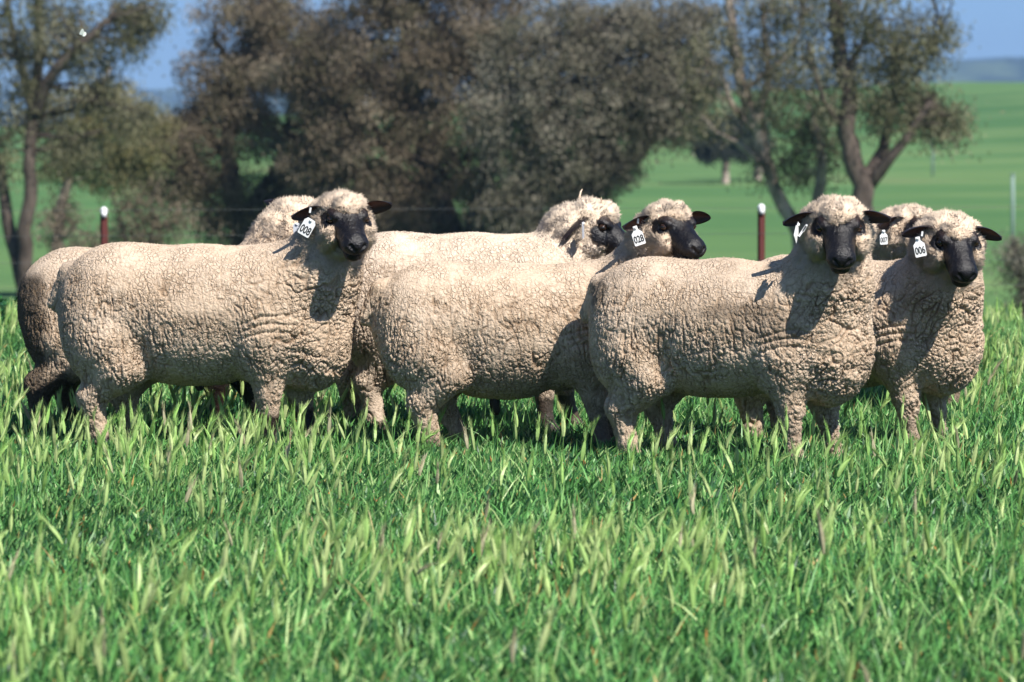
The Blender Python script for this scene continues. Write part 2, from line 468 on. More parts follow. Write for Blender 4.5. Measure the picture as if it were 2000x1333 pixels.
    def both(p):
        w = None
        for fn, k in W:
            x = fn(p); w = x if w is None else smin(w, x, k * s)
        kk = None
        for fn, k in K:
            x = fn(p); kk = x if kk is None else smin(kk, x, k)
        return w, kk
    def sdf(p):
        w, kk = both(p); r = smin(w, kk, .016)
        for fn in nos + eyesock: r = -smin(-r, fn(p), .008)
        for fn in mouth: r = -smin(-r, fn(p), .004)
        return r
    lo = np.array((-.68 * s * sx, -.30 * s, -.02)); hi = np.array((.66 * s * sx, .30 * s, .84 * s))
    hp = np.array([Hp(*q) for q in [(x, y, z) for x in (-.2, .27) for y in (-.16, .16) for z in (-.2, .16)]])
    lo = np.minimum(lo, hp.min(0)); hi = np.maximum(hi, hp.max(0))
    V, Q = surface_nets(sdf, lo, hi, RES, .03)
    V = V.astype(np.float32)
    e = .003
    d0 = sdf(V); g = np.stack([sdf(V + np.float32([e * (k == 0), e * (k == 1), e * (k == 2)])) - d0 for k in range(3)], 1) / e
    gl = np.linalg.norm(g, axis=1)[:, None] + 1e-6
    V = V - g / gl * np.clip(d0[:, None] / gl, -RES, RES); N = (g / gl).astype(np.float32)
    w, kk = both(V)
    PH = toH(V)
    nz = vnoise(V * 45, seed) * .006 + vnoise(V * 110, seed + 5) * .004
    diff = w - kk + nz
    dark = sstep(-.004, .006, diff)
    # eye patches: dark short hair round the eyes and down the cheek
    fp = cfg.get('facepatch', 1.0)
    for sg in (-1, 1):
        ed = sd_ell(PH, (.050 + .06 * (fp - 1), sg * .074, .008 - .05 * (fp - 1)), (.042 * fp, .034, .030 * fp)) + nz * 1.2
        dark = np.maximum(dark, 1 - sstep(-.006, .008, ed))
    inh = np.linalg.norm(PH, axis=1) < .3
    dark = dark * np.where(inh, 1, min(1, cfg.get('legdark', .5) * 1.2))
    hb = sstep(.27, .16, np.linalg.norm(PH, axis=1))
    # lower legs: brown / black hair under the wool
    lz = V[:, 2]
    lt = cfg.get('legtop', .17)
    leg = sstep(lt, lt - .08, lz + nz * 5 + .25 * sstep(.0, -.2, V[:, 0])) * cfg.get('legdark', .5)
    dark = np.maximum(dark, leg * (1 - inh))
    brown = sstep(.3, .9, vnoise(V * 9, seed + 3) * .5 + .5) * cfg.get('legbrown', .35) * (~inh) + inh * sstep(.02, .075, PH[:, 2]) * .35 * sstep(.12, .0, PH[:, 0])
    hw = hb * (1 - dark)                               # head wool
    # fleece relief -----------------------------------------------------------
    Ls = V / np.array((s * sx, s, s), np.float32)
    topness = sstep(.30, .85, N[:, 2]) * sstep(.45, .65, Ls[:, 2])
    chest = np.maximum(sstep(.22, .42, Ls[:, 0] + .1 * (0.5 - Ls[:, 2])), 0)
    upper = sstep(.50, .78, Ls[:, 2]) * (1 - chest)
    thigh = sstep(-.18, -.32, Ls[:, 0]) * sstep(.62, .5, Ls[:, 2])
    amp = (.0012 + .0030 * (1 - upper) * (1 - .8 * topness) + .0030 * chest * (1 - topness) + .0010 * thigh) * (1 - .75 * hw) * cfg.get('relief', 1.0)
    wp = vvec(V * 9, seed + 20) * .010 + vvec(V * 28, seed + 40) * .006
    q = V + wp
    # shear: cracks lean with the fall of the fleece
    sh = .35 * np.sin(Ls[:, 0] * 4 + 1.0)
    qx = q[:, 0] + sh * q[:, 2] * .5
    def ridge(p, sd_, w): return 1 - sstep(.0, w, np.abs(vnoise(p, sd_)))
    r1 = ridge(np.stack([qx * 52, q[:, 1] * 52, q[:, 2] * 13], 1), seed + 300, .17)
    r2 = ridge(np.stack([qx * 60, q[:, 1] * 60, q[:, 2] * 30], 1), seed + 310, .13)
    f1a, e1 = voro(np.stack([qx, q[:, 1], q[:, 2] * .5], 1) * 62, seed)
    f1b, e2 = voro(q * np.float32([54, 54, 60]), seed + 11)
    ca, sa = math.cos(.9), math.sin(.9)
    qa = (q[:, 0] + np.abs(q[:, 1]) * .5) * ca + q[:, 2] * sa; qb = -(q[:, 0] + np.abs(q[:, 1]) * .5) * sa + q[:, 2] * ca
    r3 = ridge(np.stack([qa * 17, q[:, 1] * 34, qb * 50], 1), seed + 320, .18)
    r4 = ridge(np.stack([qa * 40, q[:, 1] * 45, qb * 52], 1), seed + 330, .13)
    mixw = np.clip(chest + hw, 0, 1)
    lowleg = sstep(.34, .24, Ls[:, 2])
    cA = np.maximum(np.maximum(r1, .75 * r2), .38 * (1 - sstep(.02, .2, e1)))
    cB = np.maximum(np.maximum(r3, .75 * r4), .42 * (1 - sstep(.02, .2, e2)))
    cr = cA * (1 - mixw) + cB * mixw; puff = f1a * (1 - mixw) + f1b * mixw
    gate = .85 + .5 * vnoise(V * 14, seed + 60)
    cr = cr * np.clip(gate, .12, 1)
    f3, e3 = voro(q * 95, seed + 31)
    fine = 1 - sstep(0, .3, e3)
    folds = vnoise(np.stack([q[:, 0] * 12, q[:, 1] * 12, q[:, 2] * 30 + q[:, 0] * 8], 1), seed + 70)
    foldmask = chest * (1 - topness) * sstep(.75, .5, Ls[:, 2])
    wm = 1 - dark
    low = vnoise(V * 6, seed + 80) * .0045 + vnoise(V * 13, seed + 81) * .0018
    disp = wm * (low - amp * cr * 2.1 - amp * .15 * puff - .0012 * fine + .0045 * folds * foldmask * (1 - hw))
    cx1 = Ls[:, 0] + .205 - .22 * (Ls[:, 2] - .36); cx2 = Ls[:, 0] - .155 - .15 * (Ls[:, 2] - .36)
    low_ = sstep(.62, .40, Ls[:, 2]) * (1 - hw)
    disp -= .012 * np.exp(-(cx1 / .030) ** 2) * low_ + .010 * np.exp(-(cx2 / .026) ** 2) * low_
    for zz in (.505, .475, .445):
        disp -= .0075 * np.exp(-((Ls[:, 2] - zz - .03 * np.sin((Ls[:, 0] - .2) * 12) - .004 * vnoise(V * 22, seed + 120)) / .0055) ** 2) * sstep(.17, .22, Ls[:, 0]) * sstep(.42, .34, Ls[:, 0]) * (1 - hw)
    tuft = voro(q * 55, seed + 90)[0]
    disp += hw * ((.45 - tuft) * .010 * (.7 + .5 * vnoise(V * 20, seed + 93)) + vnoise(V * 38, seed + 91) * .0085 - .004 * (1 - sstep(0, .2, np.abs(vnoise(V * 34, seed + 94)))))
    disp += dark * (vnoise(V * 120, seed + 92) * .0011)
    disp -= dark * (lz < .2) * .0
    V = V + N * disp[:, None]
    dirt = cfg.get('dirt', .3) * sstep(.15, .75, vnoise(V * 5.5, seed + 100) + .35 * vnoise(V * 25, seed + 101)) * .42
    dirt = np.maximum(dirt, .42 * sstep(.32, .06, lz) * (vnoise(V * 20, seed + 103) * .5 + .5))
    for (bx, bz, rx, rz, a) in cfg.get('stains_shade', []):
        e_ = ((Ls[:, 0] - bx) / rx) ** 2 + ((Ls[:, 2] - bz) / rz) ** 2 + .5 * vnoise(V * np.float32([18, 18, 45]), seed + 105)
        dirt = np.maximum(dirt, a * sstep(1.1, .2, e_))
    if cfg.get('rumpstain'):
        dirt = np.maximum(dirt, cfg['rumpstain'] * sstep(-.39, -.47, Ls[:, 0] + .03 * vnoise(V * 25, seed + 107)) * sstep(.72, .66, Ls[:, 2]))
    dirt = dirt * (1 - hw) + hw * .22 * sstep(-.2, .7, vnoise(V * 28, seed + 111))
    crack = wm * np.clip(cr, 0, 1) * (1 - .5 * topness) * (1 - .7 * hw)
    pale = np.clip(cfg.get('pale', 0) + .45 * hw + .25 * topness, 0, 1).astype(np.float32) * wm  # upward-facing backs also lightened in the colour, imitating sun on top
    nb_ = len(V)
    # ears --------------------------------------------------------------------
    EV = []; EQ = []; EI = []
    nu, nv = 16, 9
    for sg, (out, up, fw, tw) in zip((-1, 1), cfg.get('ears', [(1, -.15, .1, 0), (1, .1, .1, 0)])):
        ed = np.array((fw, sg * out, up), float); ed /= np.linalg.norm(ed)
        nn = np.array((.85, -.1 * sg, -.25 + tw)); nn -= ed * (nn @ ed); nn /= np.linalg.norm(nn)
        tv = np.cross(ed, nn); base = np.array((-.028, sg * .075, .022)); L = cfg.get('earlen', .122)
        for side in (0, 1):
            for i in range(nu):
                a = i / (nu - 1); wd = .041 * (math.sin(math.pi * min(1, (a * .93 + .07)) ** .8) ** .65) * (1 - .12 * a) + .002
                for j in range(nv):
                    b = j / (nv - 1) * 2 - 1
                    cup = .026 * abs(b) ** 1.6 * (1 - .6 * a) + .010 * a * a
                    p = base + ed * (L * a) + tv * (wd * b * (1 - .25 * (1 - a))) + nn * (cup - side * (.0045 * (1 - b * b) + .001)) - np.array((0, 0, 1)) * .02 * a * a
                    EV.append(Hp(*p)); EI.append((1 - side) * sstep(.72, .25, abs(b + .18)) * sstep(.05, .25, a) * (.95 - .5 * a))
        o = len(EV) - 2 * nu * nv; n1_ = nu * nv
        for side in (0, 1):
            for i in range(nu - 1):
                for j in range(nv - 1):
                    k = o + side * n1_ + i * nv + j; qd = (k, k + 1, k + nv + 1, k + nv); EQ.append(qd if side else qd[::-1])
        for i in range(nu - 1):
            for j in (0, nv - 1):
                k = o + i * nv + j; EQ.append((k, k + nv, k + nv + n1_, k + n1_))
        for j in range(nv - 1):
            k = o + (nu - 1) * nv + j; EQ.append((k, k + 1, k + 1 + n1_, k + n1_))
    EV = np.array(EV, np.float32); ne_ = len(EV)
    allV = np.vstack([V, EV]); allQ = np.vstack([Q, np.array(EQ) + nb_])
    cat = lambda a, b: np.concatenate([a, np.asarray(b, np.float32)])
    z_ = np.zeros(ne_)
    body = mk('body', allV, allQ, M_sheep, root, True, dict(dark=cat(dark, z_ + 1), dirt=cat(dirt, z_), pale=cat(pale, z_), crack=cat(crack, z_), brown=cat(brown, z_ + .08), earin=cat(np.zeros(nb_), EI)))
    # wool fibres ---------------------------------------------------------------
    ar = RES * RES
    p_w = wm * (.34 + 2.2 * hw) * (1 - .9 * crack) * (V[:, 2] > .02)
    k = int(cfg.get('fib', 60000)); idx = rng.choice(nb_, k, p=p_w / p_w.sum())
    fv = V[idx]; fn_ = N[idx]; r3 = rng.normal(size=(k, 3)).astype(np.float32)
    cl = vvec(fv * 46, seed + 200)
    hwf = hw[idx][:, None]
    dr = fn_ * 1.0 + cl * (.25 + .95 * hwf) + r3 * (.30 + .05 * hwf) + np.float32([0, 0, -.25]) * (1 - hwf)
    dr /= np.linalg.norm(dr, axis=1)[:, None]
    Ln = (.0032 + .0030 * rng.random((k, 1)) + hwf * (.004 + .016 * rng.random((k, 1)) ** 1.5)).astype(np.float32)
    sd = np.cross(dr, r3); sd /= np.linalg.norm(sd, axis=1)[:, None] + 1e-6
    wd = (.0011 + .0006 * hwf)
    tj = rng.normal(size=(k, 3)) * RES * .4
    b0 = fv - fn_ * .0025 + tj
    s2 = np.cross(dr, sd)
    F = np.stack([b0 - sd * wd - s2 * wd * .58, b0 + sd * wd - s2 * wd * .58, b0 + s2 * wd * 1.15, b0 + dr * Ln], 1).reshape(-1, 3)
    FI = (np.arange(k) * 4)[:, None, None] + np.array([[0, 1, 3], [1, 2, 3], [2, 0, 3]])[None]
    # normals follow the fleece
    fm = mk('fleece', F, FI.reshape(-1, 3), M_wool, root, True, dict(fd=np.repeat(dirt[idx] * .9, 4), pale=np.repeat(pale[idx], 4)))
    nn = np.repeat(fn_ * (.9 - .35 * hwf) + dr * (.2 + .45 * hwf), 4, axis=0); nn /= np.linalg.norm(nn, axis=1)[:, None]
    fm.data.normals_split_custom_set_from_vertices(nn.tolist())
    # eyes ---------------------------------------------------------------------
    for sg in (-1, 1):
        a = Acc(); c_ = Hp(.062, sg * .066, .016); a.sphere(c_, .0160 * hs, 20, 12); ey = a.build('eye', M_eye, root)
        c2 = c_ + HM @ np.array((.35, sg * .93, .05)) * .0035 * hs
        a = Acc(); a.sphere(c2, .0138 * hs, 16, 10); a.build('iris', M_iris, ey)
        c3 = c_ + HM @ np.array((.35, sg * .93, .05)) * .0062 * hs
        a = Acc(); a.sphere(c3, (.0120 * hs, .0120 * hs, .0085 * hs), 16, 10); a.build('pupil', M_ink, ey)
    if cfg.get('sheath'):
        a = Acc(); sx0, sz0 = cfg['sheath']; c_ = B(sx0, -.02, sz0)
        a.tube([c_ + (0, 0, .06), c_ + (.0, 0, .0), c_ + (.006, 0, -.03), c_ + (.008, 0, -.042)], [.022, .020, .017, .008], 10)
        a.build('sheath', flat('dark_skin', (.03, .022, .018), .6), root)
    for (hx0, hy0, hz0) in cfg.get('wisps', []):
        a = Acc(); b_ = Hp(hx0, hy0, hz0)
        up = np.array((0, 0, 1.)); si = np.array((rng.normal() * .4, rng.normal() * .3, 0))
        a.tube([b_, b_ + up * .02 + si * .004, b_ + up * .038 + si * .016, b_ + up * .048 + si * .034], [.006, .0045, .0035, .0012], 6)
        a.build('wool_wisp', M_wool, root)
    cfg['root'] = root; cfg['Hp'] = Hp; cfg['M'] = (R, T)
    # tag ----------------------------------------------------------------------
    tg = cfg.get('tag')
    if tg:
        px, py, rot, yawd, wpx, num, kind = tg
        dd = cfg['hdepth'] + cfg.get('tagd', -.06)
        P = toL(pt(px, py, dd))
        M = Matrix.Translation(P) @ Matrix.Rotation(-th, 4, 'Z') @ Matrix.Rotation(math.radians(yawd), 4, 'Z') @ Matrix.Rotation(math.pi / 2, 4, 'X') @ Matrix.Rotation(math.radians(rot), 4, 'Z')
        sc = wpx / 1000.
        if kind == 'bottle': ol = [(-.19, .95), (.19, .95), (.20, .60), (.5, .28), (.5, -.72), (.44, -.80), (-.44, -.80), (-.5, -.72), (-.5, .28), (-.20, .60)]
        else: ol = [(-.32, .72), (.32, .72), (.5, .45), (.5, -.66), (.44, -.74), (-.44, -.74), (-.5, -.66), (-.5, .45)]
        n = len(ol); vv = [(x * sc, y * sc, .0009) for x, y in ol] + [(x * sc, y * sc, -.0009) for x, y in ol]
        me = bpy.data.meshes.new('ear_tag'); me.from_pydata(vv, [], [tuple(range(n)), tuple(range(2 * n - 1, n - 1, -1))] + [(i, i + n, (i + 1) % n + n, (i + 1) % n) for i in range(n)])
        me.materials.append(M_tagg if cfg.get('greytag') else M_tag); to = bpy.data.objects.new('ear_tag', me); COL.objects.link(to); to.parent = root; to.matrix_local = M
        to['label'] = cfg.get('taglabel', 'white plastic ear tag')
        a = Acc(); ty = .95 if kind == 'bottle' else .72
        a.tube([(0, ty * sc * .82, -.004), (0, ty * sc * .82, .005)], .0055, 12); a.build('tag_stud', M_tag, to)
        if num:
            cu = bpy.data.curves.new('tag_number', 'FONT'); cu.body = num; cu.align_x = 'CENTER'; cu.align_y = 'CENTER'; cu.size = sc * .74; cu.extrude = .0004; cu.offset = sc * .013
            tmp = bpy.data.objects.new('tmp', cu); me = bpy.data.meshes.new_from_object(tmp); bpy.data.objects.remove(tmp)
            me.materials.append(M_ink); no = bpy.data.objects.new('tag_number', me); COL.objects.link(no); no.parent = to
            no.location = (0, -.28 * sc, .0014); no.scale = (.80, 1.2, 1)
    for (px, py, rot, ln) in cfg.get('clips', []):
        P = toL(pt(px, py, cfg['hdepth'] + cfg.get('clipd', -.055)))
        M = Matrix.Translation(P) @ Matrix.Rotation(-th, 4, 'Z') @ Matrix.Rotation(math.radians(rot), 4, 'Y')
        a = Acc(); a.box((0, 0, 0), (.0035, .004, ln / 2)); o = a.build('tag_clip', M_tag, root, False); o.matrix_local = M
    return root

SHEEP = [
 dict(label='sheep in front at the far left facing the camera, white ear tag 008', seed=11, depth=16.25, cx=398, heading=-9, scale=1.0,
      cap=.012, head=(671, 422), hdepth=16.02, yaw=-72, pitch=-24, feet=[.02, .09, .0, .10], ears=[(1, -.10, -.05, 0), (1, .50, .25, .0)], tag=(600, 444, -30, -5, 47, '008', 'plate'),
      clips=[(606, 411, 10, .02)], sheath=(-.02, .275), dirt=.25, stains_shade=[(-.50, .60, .10, .16, .22), (.12, .50, .16, .05, .22)], fib=80000, legdark=.85, legtop=.20, legbrown=.2),
 dict(label='sheep in the middle with a sagging back and white ear tag 028', seed=23, depth=16.15, cx=1005, heading=3, scale=.905, sx=1.06, belly=.05, neckr=.084, midr=.135, ruff=.88, hs=.96, tagd=-.135,
      cap=.012, head=(1306, 440), hdepth=15.98, yaw=-57, pitch=-18, feet=[.06, .16, .05, .12], ears=[(1, -.12, -.1, 0), (1, .30, .2, 0)], tag=(1246, 462, 18, 0, 42, '028', 'bottle'),
      clips=[(1246, 432, 5, .018)], dirt=.35, stains_shade=[(.0, .30, .35, .10, .22)], sheath=(-.08, .20), fib=70000, relief=.95),
 dict(label='front sheep right of centre with a grey smudge on its side, ear tag edge on', seed=37, depth=15.62, cx=1425, heading=-22, scale=.945,
      head=(1636, 434), hdepth=15.30, yaw=-89, pitch=-32, feet=[.03, .10, .02, .10], ears=[(1, -.12, .0, 0), (1, .22, .25, 0)], tag=(1556, 454, -42, 72, 44, None, 'bottle'),
      clips=[(1567, 452, 34, .045), (1572, 446, 30, .03)], dirt=.45, stains_shade=[(.14, .60, .22, .05, .6), (.22, .52, .22, .055, .4), (-.5, .66, .06, .07, .6)], fib=80000, relief=1.1, legdark=.15),
 dict(label='rightmost sheep facing the camera with black face and white ear tag 006', seed=41, depth=16.38, cx=1668, heading=-31, scale=.92,
      ruff=1.06, head=(1861, 461), hdepth=15.98, yaw=-78, pitch=-35, feet=[0, 0, .04, .06], ears=[(1, .0, .0, 0), (1, -.05, .2, 0)], tag=(1796, 484, 12, 5, 43, '006', 'bottle'), tagd=-.10,
      clips=[(1801, 457, 8, .018)], dirt=.2, fib=60000, relief=1.2, legdark=.3),
 dict(label='sheep behind the leftmost one, dark stained rump at left, head turned away', seed=53, depth=16.98, cx=290, heading=2, scale=.925, tail=0,
      cap=.012, head=(577, 430), hdepth=17.0, yaw=22, pitch=-12, feet=[-.05, .05, .02, .17], neckr=.084, ears=[(1, .0, .15, 0), (1, .42, -.45, 0)], tag=(580, 447, 4, 5, 30, None, 'plate'), greytag=True, taglabel='grey plastic ear tag',
      tagd=-.22, dirt=.2, rumpstain=.95, fib=50000, relief=.8, legdark=1.0, legtop=.40, legbrown=.15, midr=.12, earlen=.15, ruff=.76, stains_shade=[(-.42, .14, .16, .20, .95), (.3, .12, .16, .16, .9)]),  # the two leg patches put black hair and shade into the colour
 dict(label='pale sheep in the middle at the back, head in profile with wool wisps on top', seed=61, depth=16.88, cx=925, heading=0, scale=1.01,
      facepatch=1.45, ruff=.9, cap=.015, head=(1160, 436), hdepth=16.85, yaw=-22, pitch=-28, feet=[.02, -.08, .0, .10], ears=[(.75, -.8, -.15, 0), (1, -.1, 0, 0)], tag=(1139, 450, 8, 80, 44, None, 'plate'), greytag=True, taglabel='ear tag seen edge on',
      tagd=-.16, pale=.5, dirt=.05, fib=60000, relief=.7, legdark=.75, legtop=.2, wisps=[(.01, -.02, .068), (-.085, -.03, .052)], hs=1.0, midr=.145),
 dict(label='sheep mostly hidden behind the right pair with white ear tag 007', seed=79, depth=18.1, cx=1822, heading=-94, scale=.86, sy=.8,
      head=(1786, 440), hdepth=17.62, yaw=-45, pitch=-25, feet=[0, 0, 0, 0], ears=[(1, -.1, -.1, 0), (1, 0, 0, 0)], tag=(1726, 465, 2, 20, 34, '007', 'bottle'),
      tagd=-.10, dirt=.15, fib=40000, relief=.8),
]
for cfg in SHEEP: make_sheep(cfg)

# ------------------------------------------------------------------ grass
rng = np.random.default_rng(5)
def scatter(n, y0, y1, extra=.5, pw=1.0):
    y = y0 + (y1 - y0) * rng.random(n) ** pw
    x = (rng.random(n) * 2 - 1) * (.128 * y + extra)
    return x, y
t = NT('grass_blades')
cv = t.n('Attribute', attribute_name='tint').outputs[0]
t.l(cv, t.b.inputs['Base Color']); t.rough(.42, .32)
tr = t.n('BsdfTranslucent'); t.l(cv, tr.inputs[0]); ms = t.n('MixShader'); ms.inputs[0].default_value = .22
t.l(t.b.outputs[0], ms.inputs[1]); t.l(tr.outputs[0], ms.inputs[2]); t.l(ms.outputs[0], t.out.inputs[0])
M_grass = t.m
def blades(n, hmin, hmax, wmin, wmax, y0, y1, lean, cols, name, label, patch=0., segs=3, extra=1.0):
    x, y = scatter(n, y0, y1, extra)
    if patch:
        m = rng.random(n) < np.clip(.55 + patch * vnoise(np.stack([x * 1.6, y * 1.1, 0 * x], 1), 77), .1, 1); x = x[m]; y = y[m]; n = len(x)
    z = ground_z(x, y)
    big = vnoise(np.stack([x * .9, y * .45, 0 * x], 1), 8)
    hh = (hmin + (hmax - hmin) * rng.random(n) ** 1.3) * (1 + .28 * big)
    wd = wmin + (wmax - wmin) * rng.random(n)
    az = rng.random(n) * 2 * math.pi; az2 = rng.random(n) * 2 * math.pi
    le = lean * (.3 + rng.random(n)); cu = hh * rng.random(n) ** 2 * .8
    dx = np.cos(az); dy = np.sin(az)
    wx = np.cos(az2) * wd / 2; wy = np.sin(az2) * wd / 2
    rows = segs + 1
    P = np.zeros((n, rows * 2 - 1, 3), np.float32)
    wprof = [1, 1.05, .75, 0] if segs == 3 else [1, .9, 0]
    for k in range(rows):
        a = k / segs
        off = hh * le * a + cu * a * a
        zz = hh * (a - .30 * a * a * cu / hh)
        bx = x + dx * off + .012 * a; by = y + dy * off; bz = z + zz
        if k < segs:
            P[:, 2 * k] = np.stack([bx - wx * wprof[k], by - wy * wprof[k], bz], 1)
            P[:, 2 * k + 1] = np.stack([bx + wx * wprof[k], by + wy * wprof[k], bz], 1)
        else: P[:, 2 * k] = np.stack([bx, by, bz], 1)
    base = (np.arange(n) * (rows * 2 - 1))[:, None]
    Q = np.concatenate([base + np.array([2 * k, 2 * k + 1, 2 * k + 3, 2 * k + 2]) for k in range(segs - 1)])
    Tt = base + np.array([2 * segs - 2, 2 * segs - 1, 2 * segs])
    cs = np.array([c[1] for c in cols]); pr = np.array([c[0] for c in cols]); ci = rng.choice(len(cols), n, p=pr / pr.sum())
    C = cs[ci] * (.75 + .5 * rng.random((n, 1))) * (1 + .16 * big[:, None])
    C = np.repeat(C, rows * 2 - 1, 0)
    o = mk(name, P.reshape(-1, 3), [Q, Tt], M_grass, None, False, dict(tint=C.astype(np.float32)))
    return tag(o, label, 'grass', kind='stuff')
GC = [(4, (.075, .225, .06)), (4, (.14, .34, .09)), (5, (.025, .095, .032)), (2.6, (.33, .50, .18)), (.18, (.42, .30, .10)), (.06, (.40, .17, .05))]
blades(460000, .03, .085, .006, .014, 9.0, 29.5, .45, GC, 'grass', 'bright green pasture grass growing thickly over the near field')
GT = [(4, (.12, .31, .08)), (3, (.24, .44, .14)), (1, (.38, .50, .2)), (.1, (.45, .34, .14))]
blades(46000, .09, .17, .004, .007, 9.0, 29.0, .25, GT, 'tall_grass', 'taller pale green grass blades standing above the dense pasture', patch=.9)
GL = [(1, (.08, .25, .065)), (1, (.13, .35, .09)), (.5, (.03, .11, .04))]
blades(58000, .03, .085, .012, .022, 9.0, 29.0, 1.1, GL, 'broadleaf_weeds', 'small broad leaved weeds low among the grass blades', segs=2, patch=.8)
# weeds along the crest at the far left
def weed_bank():
    n = 9000
    x = -3.9 + rng.random(n) * 1.35; y = 23.5 + rng.random(n) * 4.5
    keep = rng.random(n) < sstep(-2.55, -3.0, x + .2 * np.sin(y * 3)); x = x[keep]; y = y[keep]; n = len(x)
    z = ground_z(x, y) + rng.random(n) * .22
    az = rng.random(n) * 6.283; tl = rng.random(n) * .9; L = .03 + .03 * rng.random(n); w = L * .45
    d = np.stack([np.cos(az) * np.cos(tl), np.sin(az) * np.cos(tl), np.sin(tl)], 1); s_ = np.stack([-np.sin(az), np.cos(az), 0 * az], 1)
    b = np.stack([x, y, z], 1)
    P = np.stack([b, b + d * L[:, None] * .5 - s_ * w[:, None], b + d * L[:, None], b + d * L[:, None] * .5 + s_ * w[:, None]], 1).reshape(-1, 3)
    C = np.repeat(np.array((.03, .12, .03)) * (.6 + .8 * rng.random((n, 1))), 4, 0)
    o = mk('weeds', P, np.arange(4 * n).reshape(-1, 4), M_grass, None, False, dict(tint=C.astype(np.float32)))
    tag(o, 'dark green leafy weeds along the crest at the far left', 'weeds', kind='stuff')
weed_bank()

# seed heads: spindle + awns, bent over by the wind
def ear_template(r):
    V = []; T = []; L = .055 + .025 * r.random(); bend = r.uniform(-.2, .55)
    def axis(a):
        ang = bend * a; return np.array((math.sin(ang) * L * a, 0, math.cos(ang) * L * a))
    n, m = 5, 6
    for i in range(m):
        a = i / (m - 1); rr = .0068 * math.sin(math.pi * min(1, .12 + a * .86)) ** .8
        for j in range(n):
            th = 2 * math.pi * j / n; V.append(axis(a) + np.array((math.cos(th), math.sin(th), 0)) * rr)
    for i in range(m - 1):
        for j in range(n):
            a0 = i * n + j; a1 = i * n + (j + 1) % n; T += [(a0, a1, a1 + n), (a0, a1 + n, a0 + n)]
    for k in range(60):
        a = r.uniform(.05, 1); p = axis(a); ang = bend * a; th = r.uniform(0, 6.283); sp = r.uniform(.06, .30)
        up = np.array((math.sin(ang), 0, math.cos(ang))); si = np.array((math.cos(th), math.sin(th), 0))
        dd = up * math.cos(sp) + si * math.sin(sp); ln = r.uniform(.022, .045); w = np.cross(dd, si + .3); w = w / np.linalg.norm(w) * .0011
        b = len(V); V += [p - w, p + w, p + dd * ln]; T.append((b, b + 1, b + 2))
    nst = len(V)
    return np.array(V), np.array(T)
def seed_heads(n):
    tm = [ear_template(rng) for _ in range(12)]
    x, y = scatter(int(n * 2.4), 9.0, 28.0, 1.0); m = rng.random(len(x)) < np.clip(.45 + .75 * vnoise(np.stack([x * .9, y * .7, 0 * x], 1), 31), .08, 1); x = x[m][:n]; y = y[m][:n]; n = len(x)
    z = ground_z(x, y); A = Acc(); cols = []
    VV = []; TT = []; CC = []; off = 0
    for i in range(n):
        Vt, Tt = tm[rng.integers(12)]
        hh = rng.uniform(.07, .155); lx = rng.normal(.06, .26); ly = rng.normal(0, .22); az = rng.normal(0, .9)
        R = np.array(Matrix.Rotation(az, 3, 'Z') @ Matrix.Rotation(lx * .8, 3, 'Y') @ Matrix.Rotation(-ly * .8, 3, 'X'))
        b = np.array((x[i], y[i], z[i])); top = b + np.array((lx * hh * .6, ly * hh * .6, hh))
        sc = rng.uniform(.8, 1.25)
        P = Vt * sc @ R.T + top
        w = np.array((.0009, 0, 0)); mid = (b + top) / 2 - np.array((lx, ly, 0)) * hh * .08
        st = np.array([b - w, b + w, mid - w, mid + w, top - w, top + w])
        VV += [P, st]; TT += [Tt + off, np.array([(0, 1, 3), (0, 3, 2), (2, 3, 5), (2, 5, 4)]) + off + len(P)]
        off += len(P) + 6
        u = rng.random(); c = np.array((.30, .52, .13)) * (1 - u) + np.array((.54, .64, .27)) * u
        if rng.random() < .05: c = np.array((.48, .44, .27))
        CC.append(np.tile(c * rng.uniform(.8, 1.15), (len(P), 1))); CC.append(np.tile((.16, .32, .08), (6, 1)))
    o = mk('seed_heads', np.concatenate(VV), np.concatenate(TT), M_grass, None, False, dict(tint=np.concatenate(CC).astype(np.float32)))
    tag(o, 'pale bristly barley grass seed heads nodding above the pasture', 'seed heads', kind='stuff')
seed_heads(5200)

# ------------------------------------------------------------------ trees
def bark(name, c1, c2):
    t = NT(name); n = t.noise(t.co((1, 1, .25)), 5, 5, .65)
    t.col(t.mix(t.mr(n, .4, .62), c1, c2)); t.rough(.9, .15); t.bump(t.noise(t.co((1, 1, .3)), 18, 4, .7), .8, .05); return t.m
M_bark_d = bark('dark_bark', (.055, .043, .036), (.14, .11, .09))
M_bark_p = bark('pale_bark', (.12, .09, .07), (.42, .35, .29))
t = NT('gum_leaves')
cv = t.n('Attribute', attribute_name='tint').outputs[0]; t.l(cv, t.b.inputs['Base Color']); t.rough(.7, .2)
tr = t.n('BsdfTranslucent'); t.l(cv, tr.inputs[0]); ms = t.n('MixShader'); ms.inputs[0].default_value = .22
t.l(t.b.outputs[0], ms.inputs[1]); t.l(tr.outputs[0], ms.inputs[2]); t.l(ms.outputs[0], t.out.inputs[0])
M_leaf = t.m
PAL = dict(olive=[(.120, .115, .062), (.085, .088, .046), (.18, .17, .105)],
           brown=[(.128, .100, .066), (.092, .080, .048), (.19, .155, .11)],
           grey=[(.135, .122, .088), (.092, .088, .058), (.20, .182, .14)],
           yellow=[(.15, .14, .055), (.10, .105, .05), (.20, .18, .09)],
           dark=[(.04, .05, .035), (.055, .06, .045), (.03, .035, .028)])
